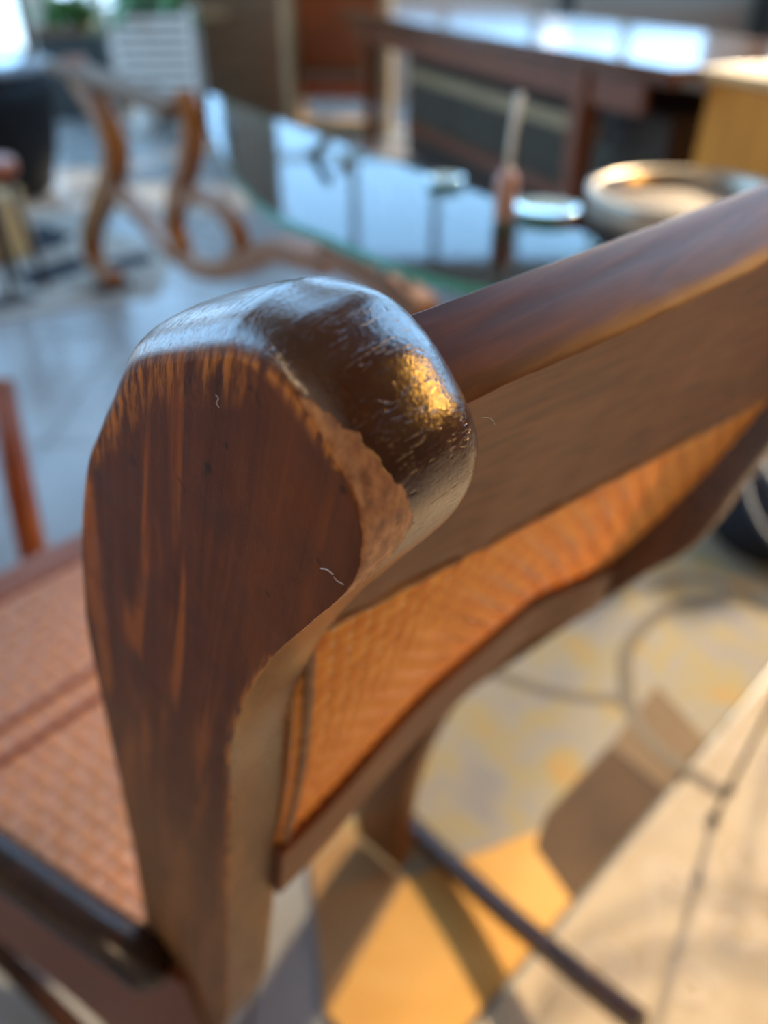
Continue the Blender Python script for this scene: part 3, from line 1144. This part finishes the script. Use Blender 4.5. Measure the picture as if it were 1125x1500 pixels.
outline = [tab(at(px, py, 0.75)) for px, py in ((304, 136), (480, 203), (700, 282), (858, 342), (876, 354), (872, 366), (800, 420), (640, 405), (480, 345), (375, 292), (312, 200))]
P = spline([(q.x, q.y, 0) for q in outline + outline[:1]], 60)[:-1]
bm = bmesh.new()
add_prism(bm, [(q.x, q.y) for q in P], 0.738, 0.75)
top = bm_obj('glass_top', bm, [M['glass'], M['glass_edge']], gt)
for f_ in top.data.polygons:
    f_.material_index = 0 if abs(f_.normal.z) > 0.5 else 1
box('end_board', (tab(at(195, 112, 0.75)).x, -0.02 if yw < 0 else 0.02, 0.738), (tab(at(312, 140, 0.75)).x - 0.0, 0.10, 0.03), M['slat_wood'], gt, 0.006)


def tb(px, py, off=0.0):
    """point of the table's long upright plane seen at this pixel, in table coordinates"""
    q = on_plane(px, py, A + d2 * off, Vector((d1.y, -d1.x, 0)))
    v = q - Vector((A.x, A.y, 0))
    return Vector((v.dot(d1), v.dot(Vector((-d1.y, d1.x, 0))), v.z))


def wavy(name, pix, w, d, off=0.0, shift=None, n=40):
    P = spline([tb(*q, off) for q in pix], n)
    if shift is not None:
        P = [p_ + Vector((0, shift, 0)) for p_ in P]
    return rect_sweep(name, P, w, d, M['scroll_wood'], gt, (0, 1, 0))


LEG1 = [(108, 92), (122, 120), (150, 165), (168, 215), (165, 262), (146, 310), (134, 350), (143, 388), (168, 408)]
BRACE = [(178, 285), (205, 310), (240, 352), (285, 388), (330, 396), (372, 380), (405, 366), (440, 374), (480, 384)]
BRACE2 = [(478, 384), (494, 366), (488, 352), (500, 376), (540, 398), (585, 428), (625, 462)]
LEG2 = [(268, 140), (282, 180), (278, 235), (262, 285), (256, 330), (270, 372)]
CURL = [(262, 300), (290, 285), (320, 300), (346, 334), (352, 368), (330, 392)]
wavy('leg', LEG1, 0.07, [0.075 - 0.02 * abs(k - 18) / 18 for k in range(40)], 0.02)
wavy('leg', LEG2, 0.05, 0.05, 0.02)
wavy('scroll_brace', CURL, 0.04, 0.035, 0.02)
wavy('stretcher', BRACE, 0.05, 0.05, 0.02)
wavy('stretcher', BRACE2, 0.05, 0.05, 0.02)
# top bearer under the glass along the leg end
for q0, q1 in (((333, 165), (372, 300)), ((372, 300), (480, 205)), ((505, 235), (490, 345)), ((560, 270), (600, 420)), ((655, 330), (690, 440)), ((640, 320), (560, 400))):
    tube('iron_strut', [tb(*q0, 0.05), tb(*q1, 0.05)], 0.008, M['iron_green'], gt, 8)

# on the glass table: dishes added as window glints, and a vase
for px, py, r, lab in ((800, 312, 0.043, 'bright shallow dish added to mirror the window glint, nearest on the glass table edge'),
                       (652, 268, 0.028, 'small pale dish added for a glint, left of the pink bottle on the glass table'),):
    c = at(px, py, 0.7515)
    o = lathe('glint_dish', [(r * 0.45, 0.0), (r * 0.6, 0.001), (r, 0.007), (r * 1.02, 0.009), (r * 0.96, 0.009), (r * 0.55, 0.004), (0.001, 0.0036)], M['dish'], None, tuple(c))
    tag(o, lab, 'dish')
c = at(738, 322, 0.7515)
bt = thing('bud_vase', 'pink bud vase with a long thin neck standing on the glass table', 'vase', tuple(c))
lathe('body', [(0.011, 0.0), (0.014, 0.002), (0.0145, 0.045), (0.012, 0.055), (0.005, 0.062)], M['pink'], bt)
tube('neck', [Vector((0, 0, 0.06)), Vector((0.002, 0.004, 0.10)), Vector((0.008, 0.01, 0.145))], [0.0045, 0.004, 0.0055], M['white_paint'], bt, 10)

# ------------------------------------------------------------------ dark wooden table with a glossy top
T0 = at(985, 100, 0.76)
T1 = at(512, 15, 0.76)
td = (T1 - T0); td.z = 0
TL = td.length + 0.25
td.normalize()
tn = Vector((td.y, -td.x, 0))                    # away to the right
ta = math.atan2(td.y, td.x)
dt = thing('dining_table', 'dark red-brown wooden table with a glossy top reflecting the window', 'table', (T0.x, T0.y, 0), ta)
TW = 0.95
box('tabletop', (TL / 2, -TW / 2, 0.745), (TL, TW, 0.03), M['walnut'], dt, 0.006)
box('top_moulding', (TL / 2, -0.03, 0.718), (TL - 0.02, 0.03, 0.024), M['walnut'], dt, 0.005)
box('apron', (TL / 2 + 0.05, -0.075, 0.655), (TL - 0.30, 0.025, 0.11), M['table_leg'], dt, 0.003)
box('apron', (TL / 2 + 0.05, -TW + 0.075, 0.655), (TL - 0.30, 0.025, 0.11), M['table_leg'], dt, 0.003)


def along(px, py, z):
    q = on_plane(px, py, T0 + tn * 0.07, tn)
    return (q - Vector((T0.x, T0.y, 0))).dot(td)


for s_ in (along(845, 200, 0), along(540, 150, 0)):
    for yy in (-0.085, -TW + 0.085):
        bm = bmesh.new()
        add_box(bm, (s_, yy, 0.355), (0.085, 0.085, 0.71), 0.005)
        for v in bm.verts:
            if v.co.z < 0.3:
                v.co.x = s_ + (v.co.x - s_) * 0.72
                v.co.y = yy + (v.co.y - yy) * 0.72
        bm_obj('leg', bm, M['table_leg'], dt)

# ochre cabinet that closes the near end of the table
cb = thing('cabinet', 'ochre-orange wooden cabinet at the near end of the dark table', 'cabinet', (T0.x, T0.y, 0), ta)
box('body', (-0.33, -0.60, 0.365), (0.62, 1.06, 0.73), M['ochre_wood'], cb, 0.005)
box('cabinet_top', (-0.33, -0.60, 0.745), (0.66, 1.12, 0.028), M['block_wood'], cb, 0.005)
box('plinth', (-0.33, -0.60, 0.02), (0.58, 1.02, 0.04), M['table_leg'], cb, 0.002)
cb.location = T0 + tn * 0.06 - td * 0.0
cb.location.z = 0

# things kept under the dark table
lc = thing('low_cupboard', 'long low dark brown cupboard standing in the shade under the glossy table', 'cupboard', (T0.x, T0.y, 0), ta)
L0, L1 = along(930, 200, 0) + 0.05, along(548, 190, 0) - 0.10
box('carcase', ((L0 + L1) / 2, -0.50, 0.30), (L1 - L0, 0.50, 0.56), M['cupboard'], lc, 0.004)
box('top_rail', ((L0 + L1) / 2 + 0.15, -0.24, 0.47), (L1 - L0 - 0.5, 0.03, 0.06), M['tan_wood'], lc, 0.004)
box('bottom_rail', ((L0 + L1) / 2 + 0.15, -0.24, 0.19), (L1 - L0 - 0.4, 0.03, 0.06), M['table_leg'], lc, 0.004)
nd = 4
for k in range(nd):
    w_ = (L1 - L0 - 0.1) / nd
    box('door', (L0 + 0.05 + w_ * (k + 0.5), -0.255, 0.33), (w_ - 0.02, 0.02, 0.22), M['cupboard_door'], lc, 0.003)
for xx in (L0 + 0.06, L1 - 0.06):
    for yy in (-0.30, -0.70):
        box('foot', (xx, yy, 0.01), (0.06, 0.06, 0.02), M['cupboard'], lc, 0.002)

# round tray table with a raised rim
c = at(1010, 285, 0.55)
rt = thing('tray_table', 'round tray-topped table with a pale raised metal rim, in front of the ochre cabinet', 'table', (c.x, c.y, 0.0085))
R0 = 0.40
c2 = at(850, 275, 0.55)
R0 = (Vector((c.x, c.y)) - Vector((c2.x, c2.y))).length * 0.93
lathe('rim', [(R0 - 0.006, 0.49), (R0, 0.492), (R0 + 0.004, 0.545), (R0, 0.553), (R0 - 0.022, 0.553), (R0 - 0.028, 0.545), (R0 - 0.028, 0.50)], M['grey_metal'], rt, n=64)
lathe('tray', [(R0 - 0.03, 0.485), (R0 - 0.026, 0.50), (R0 - 0.03, 0.512), (0.002, 0.512)], M['tray'], rt, n=64)
lathe('pedestal', [(0.16, 0.0), (0.16, 0.02), (0.05, 0.05), (0.03, 0.2), (0.03, 0.42), (0.07, 0.486)], M['iron'], rt)

# ------------------------------------------------------------------ left background
c = at(-20, 285, 0)
dr = thing('drum_table', 'big black tapering drum with a grey reflective flat top at the left edge', 'drum', (c.x, c.y, 0.008))
e = at(98, 150, 0.60)
R1 = 0.45
lathe('body', [(R1 * 0.70, 0.0), (R1 * 0.78, 0.02), (R1 * 0.92, 0.22), (R1, 0.44), (R1, 0.575)], M['black'], dr, n=56)
lathe('drum_top', [(R1 + 0.004, 0.565), (R1 + 0.012, 0.575), (R1 + 0.010, 0.60), (R1 - 0.01, 0.605), (0.002, 0.605)], mat('drum_top_grey', (0.22, 0.24, 0.27), 0.15), dr, n=56)

c = at(-30, 240, 0.45)
st = thing('round_stool', 'orange-stained round stool top peeking in at the left edge', 'stool', (c.x, c.y, 0.008))
rr = (Vector((c.x, c.y)) - Vector((at(17, 232, 0.45).x, at(17, 232, 0.45).y))).length
lathe('seat', [(rr * 0.9, 0.40), (rr, 0.41), (rr * 1.02, 0.44), (rr * 0.96, 0.452), (0.002, 0.456)], M['orange_wood'], st)
for k in range(4):
    a = k * pi / 2 + 0.3
    tube('leg', [(cos(a) * rr * 0.6, sin(a) * rr * 0.6, 0.41), (cos(a) * rr * 0.95, sin(a) * rr * 0.95, 0.0)], [0.014, 0.011], M['chair_dark'], st, 10)

c = at(5, 388, 0)
wb = thing('wooden_block', 'pale tan wooden block on the floor at the left edge', 'block', (c.x - 0.07, c.y + 0.10, 0.008), -0.08)
h_ = 0.23
box('body', (0, 0, h_ / 2), (0.27, 0.20, h_), M['block_wood'], wb, 0.012)
box('lid', (0, 0, h_ + 0.008), (0.275, 0.205, 0.016), M['block_wood'], wb, 0.005)

# the neighbouring chair: one leg shows at the left edge
P0 = at(88, 1000, 0)
P1 = at(-4, 560, 0.42)
nc = thing('three_legged_stool', 'orange-brown three-legged stool at the left edge, one leg showing behind the cane seat', 'stool', (P0.x, P0.y, 0))
lv = P1 - P0
lx = Vector((-0.42, 0.22, 0))
ly = Vector((-0.44, -0.25, 0))
mid = (lx + ly) / 3 + Vector((lv.x, lv.y, 0)) * 0
for q in (Vector((0, 0, 0)), lx, ly):
    tp = q + (mid - q) * 0.10 if q.length > 0 else Vector((lv.x, lv.y, 0))
    tube('leg', [q, q.lerp(tp, 0.5) + Vector((0, 0, 0.21)), tp + Vector((0, 0, 0.42))], [0.022, 0.025, 0.027], M['orange_wood'], nc, 14)
lathe('seat', [(0.26, 0.415), (0.275, 0.425), (0.275, 0.445), (0.262, 0.455), (0.002, 0.455)], M['orange_wood'], nc, (mid.x - 0.03, mid.y, 0))

# patterned rug far left
pr = thing('striped_rug', 'black and cream patterned rug on the tiles at the far left', 'rug')
Q = [at(-260, 400), at(20, 290), at(252, 372), at(232, 432), at(0, 468), at(-220, 520)]
slab('rug_field', [q.xy for q in Q], 0, 0.006, M['rug_cream'], pr, 0.002)
for pts in ([(-120, 350), (-20, 318), (30, 322), (-90, 365)], [(-100, 385), (60, 330), (110, 345), (90, 362), (-60, 410)],
            [(20, 405), (110, 378), (140, 392), (50, 425)], [(150, 385), (215, 372), (228, 385), (165, 402)],
            [(-40, 445), (40, 432), (60, 442), (-30, 462)], [(130, 425), (190, 412), (200, 424), (150, 436)]):
    slab('rug_stripe', [at(*q).xy for q in pts], 0.0, 0.008, M['rug_black'], pr, 0.001)

# white slatted planter with leaves
pa, pb = at(188, 195, 0), at(300, 195, 0)
wd = (pb - pa).length
pl_ = thing('slatted_planter', 'white slatted planter box on turned feet with green leaves spilling over it', 'planter', ((pa.x + pb.x) / 2, pa.y + 0.1, 0), 0.08)
for k in range(7):
    box('slat', (0, -0.18, 0.30 + k * 0.064), (wd, 0.018, 0.046), M['white_paint'], pl_, 0.003)
for sx in (-1, 1):
    for yy in (-0.165, 0.165):
        lg = box('corner_post', (sx * (wd / 2 - 0.02), yy, 0.50), (0.04, 0.04, 0.50), M['white_paint'], pl_, 0.003)
        lathe('foot', [(0.030, 0.0), (0.05, 0.02), (0.058, 0.06), (0.04, 0.11), (0.022, 0.14), (0.03, 0.25)], M['white_paint'], lg, (sx * (wd / 2 - 0.12), yy, 0.0), 20)
box('liner', (0, 0.0, 0.50), (wd - 0.05, 0.30, 0.46), M['dark_green'], pl_, 0.003)


def leaf(name, base, direction, ln, w, droop, parent):
    d = Vector(direction).normalized()
    s = d.cross(Vector((0, 0, 1))).normalized()
    verts, faces = [], []
    for k in range(7):
        f = k / 6
        c_ = Vector(base) + d * (ln * f) + Vector((0, 0, -droop * f * f))
        ww = w * sin(pi * (0.06 + 0.94 * f)) ** 0.8 * 0.5 if f < 1 else 0.001
        verts += [c_ + s * ww + Vector((0, 0, 0.015)), c_, c_ - s * ww + Vector((0, 0, 0.015))]
        if k:
            a = (k - 1) * 3
            faces += [(a, a + 1, a + 4, a + 3), (a + 1, a + 2, a + 5, a + 4)]
    o = mesh_obj(name, verts, faces, M['leaf'], parent, True)
    sol = o.modifiers.new('thickness', 'SOLIDIFY')
    sol.thickness = 0.003
    return o


for k in range(26):
    a = random.uniform(0, 2 * pi)
    leaf('leaf', (random.uniform(-0.2, 0.2), random.uniform(-0.1, 0.1), 0.73), (cos(a) * 0.9, sin(a) * 0.9 - 0.2, random.uniform(0.2, 1.3)), random.uniform(0.22, 0.4), random.uniform(0.09, 0.15), random.uniform(0.05, 0.28), pl_)

# dark planter with a green plant beside it
c = at(150, 150, 0)
dp = thing('dark_planter', 'dark square planter with a leafy green plant, left of the white slatted planter', 'planter', (c.x + 0.12, 6.75, 0))
bm = bmesh.new()
add_box(bm, (0, 0, 0.28), (0.5, 0.42, 0.56), 0.015)
bm_obj('pot', bm, M['dark_green'], dp)
box('pot_rim', (0, 0, 0.575), (0.54, 0.46, 0.04), M['slat_wood'], dp, 0.006)
for k in range(30):
    a = random.uniform(0, 2 * pi)
    leaf('leaf', (random.uniform(-0.15, 0.15), random.uniform(-0.12, 0.12), 0.58), (cos(a), sin(a), random.uniform(0.5, 2.0)), random.uniform(0.3, 0.5), random.uniform(0.09, 0.15), random.uniform(0.02, 0.25), dp)

# brown slatted chest
ca, cb_ = at(300, 160, 0), at(438, 185, 0)
sc = thing('slatted_chest', 'tall brown chest faced with horizontal wooden boards, right of the white planter', 'chest', (-1.18, 6.75, 0), -0.02)
box('carcase', (0, 0.03, 0.66), (1.12, 0.44, 1.32), M['slat_wood'], sc, 0.004)
for k in range(10):
    box('board', (0, -0.20 - 0.004 * (k % 2), 0.075 + k * 0.131), (1.10, 0.022, 0.122), M['slat_wood'], sc, 0.004)
for xx in (-0.55, 0.55):
    box('corner_batten', (xx, -0.215, 0.66), (0.05, 0.03, 1.32), M['tan_wood'] if xx < 0 else M['slat_wood'], sc, 0.004)
box('handle', (-0.1, -0.235, 0.68), (0.34, 0.03, 0.045), M['tan_wood'], sc, 0.01)

# tan open crate standing on end
fr = thing('open_crate', 'tan open wooden crate standing on end with an orange back panel', 'crate', (-0.30, 6.05, 0), -0.12)
for xx in (-0.33, 0.33):
    box('side_board', (xx, 0, 0.55), (0.055, 0.34, 1.10), M['tan_wood'], fr, 0.004)
box('bottom_board', (0, 0, 0.035), (0.61, 0.34, 0.07), M['tan_wood'], fr, 0.004)
box('top_board', (0, 0, 1.07), (0.61, 0.34, 0.06), M['tan_wood'], fr, 0.004)
box('back_board', (0, 0.14, 0.62), (0.61, 0.02, 0.84), M['orange_wood'], fr, 0.002)
box('shelf', (0, 0.02, 0.36), (0.60, 0.28, 0.03), M['slat_wood'], fr, 0.003)

# dark low bench against the wall beyond the table
bn = thing('wall_bench', 'dark olive bench against the back wall beyond the glossy table', 'bench', (2.2, 7.15, 0))
box('seat', (0, 0, 0.82), (1.7, 0.40, 0.05), M['dark_green'], bn, 0.006)
for xx in (-0.78, 0.78):
    box('leg', (xx, 0, 0.40), (0.07, 0.34, 0.79), M['dark_green'], bn, 0.004)
box('stretcher', (0, 0, 0.35), (1.48, 0.06, 0.08), M['dark_green'], bn, 0.004)

# ------------------------------------------------------------------ added lamps, out of view
def glow(name, col, strength):
    m = mat(name, col, 0.6)
    b = m.node_tree.nodes['Principled BSDF']
    b.inputs['Emission Color'].default_value = (*col, 1)
    b.inputs['Emission Strength'].default_value = strength
    return m


fl_ = thing('added_highlight_lamp', 'amber-shaded lamp out of view, added to put the gold highlight on the scroll', 'lamp', (2.65, 1.12, 0.009))  # added source, placed where the scroll mirrors it as a gold spot
lathe('base', [(0.15, 0.0), (0.15, 0.015), (0.03, 0.03), (0.012, 0.06)], M['iron'], fl_)
tube('added_lamp_pole', [(0, 0, 0.04), (0, 0, 0.8), (0, 0, 1.5)], 0.011, M['iron'], fl_, 10)
lathe('added_lamp_shade', [(0.24, 1.40), (0.245, 1.405), (0.18, 1.90), (0.175, 1.90), (0.05, 1.89)], glow('added_amber_glow', (1.0, 0.50, 0.10), 26.0), fl_)

pd = thing('added_fill_lamp', 'opal globe lamp out of view, added as warm fill on the post face', 'lamp', (-1.5, -1.3, 2.35))  # added behind the camera to warm and brighten the post
lathe('globe', [(0.03, 0.0), (0.13, 0.03), (0.20, 0.12), (0.215, 0.21), (0.19, 0.30), (0.12, 0.38), (0.05, 0.41)], glow('added_opal_glow', (1.0, 0.72, 0.42), 22.0), pd)
tube('added_lamp_cord', [(0, 0, 0.41), (0, 0, 2.0), (0, 0, HC - 2.35)], 0.006, M['iron'], pd, 8)
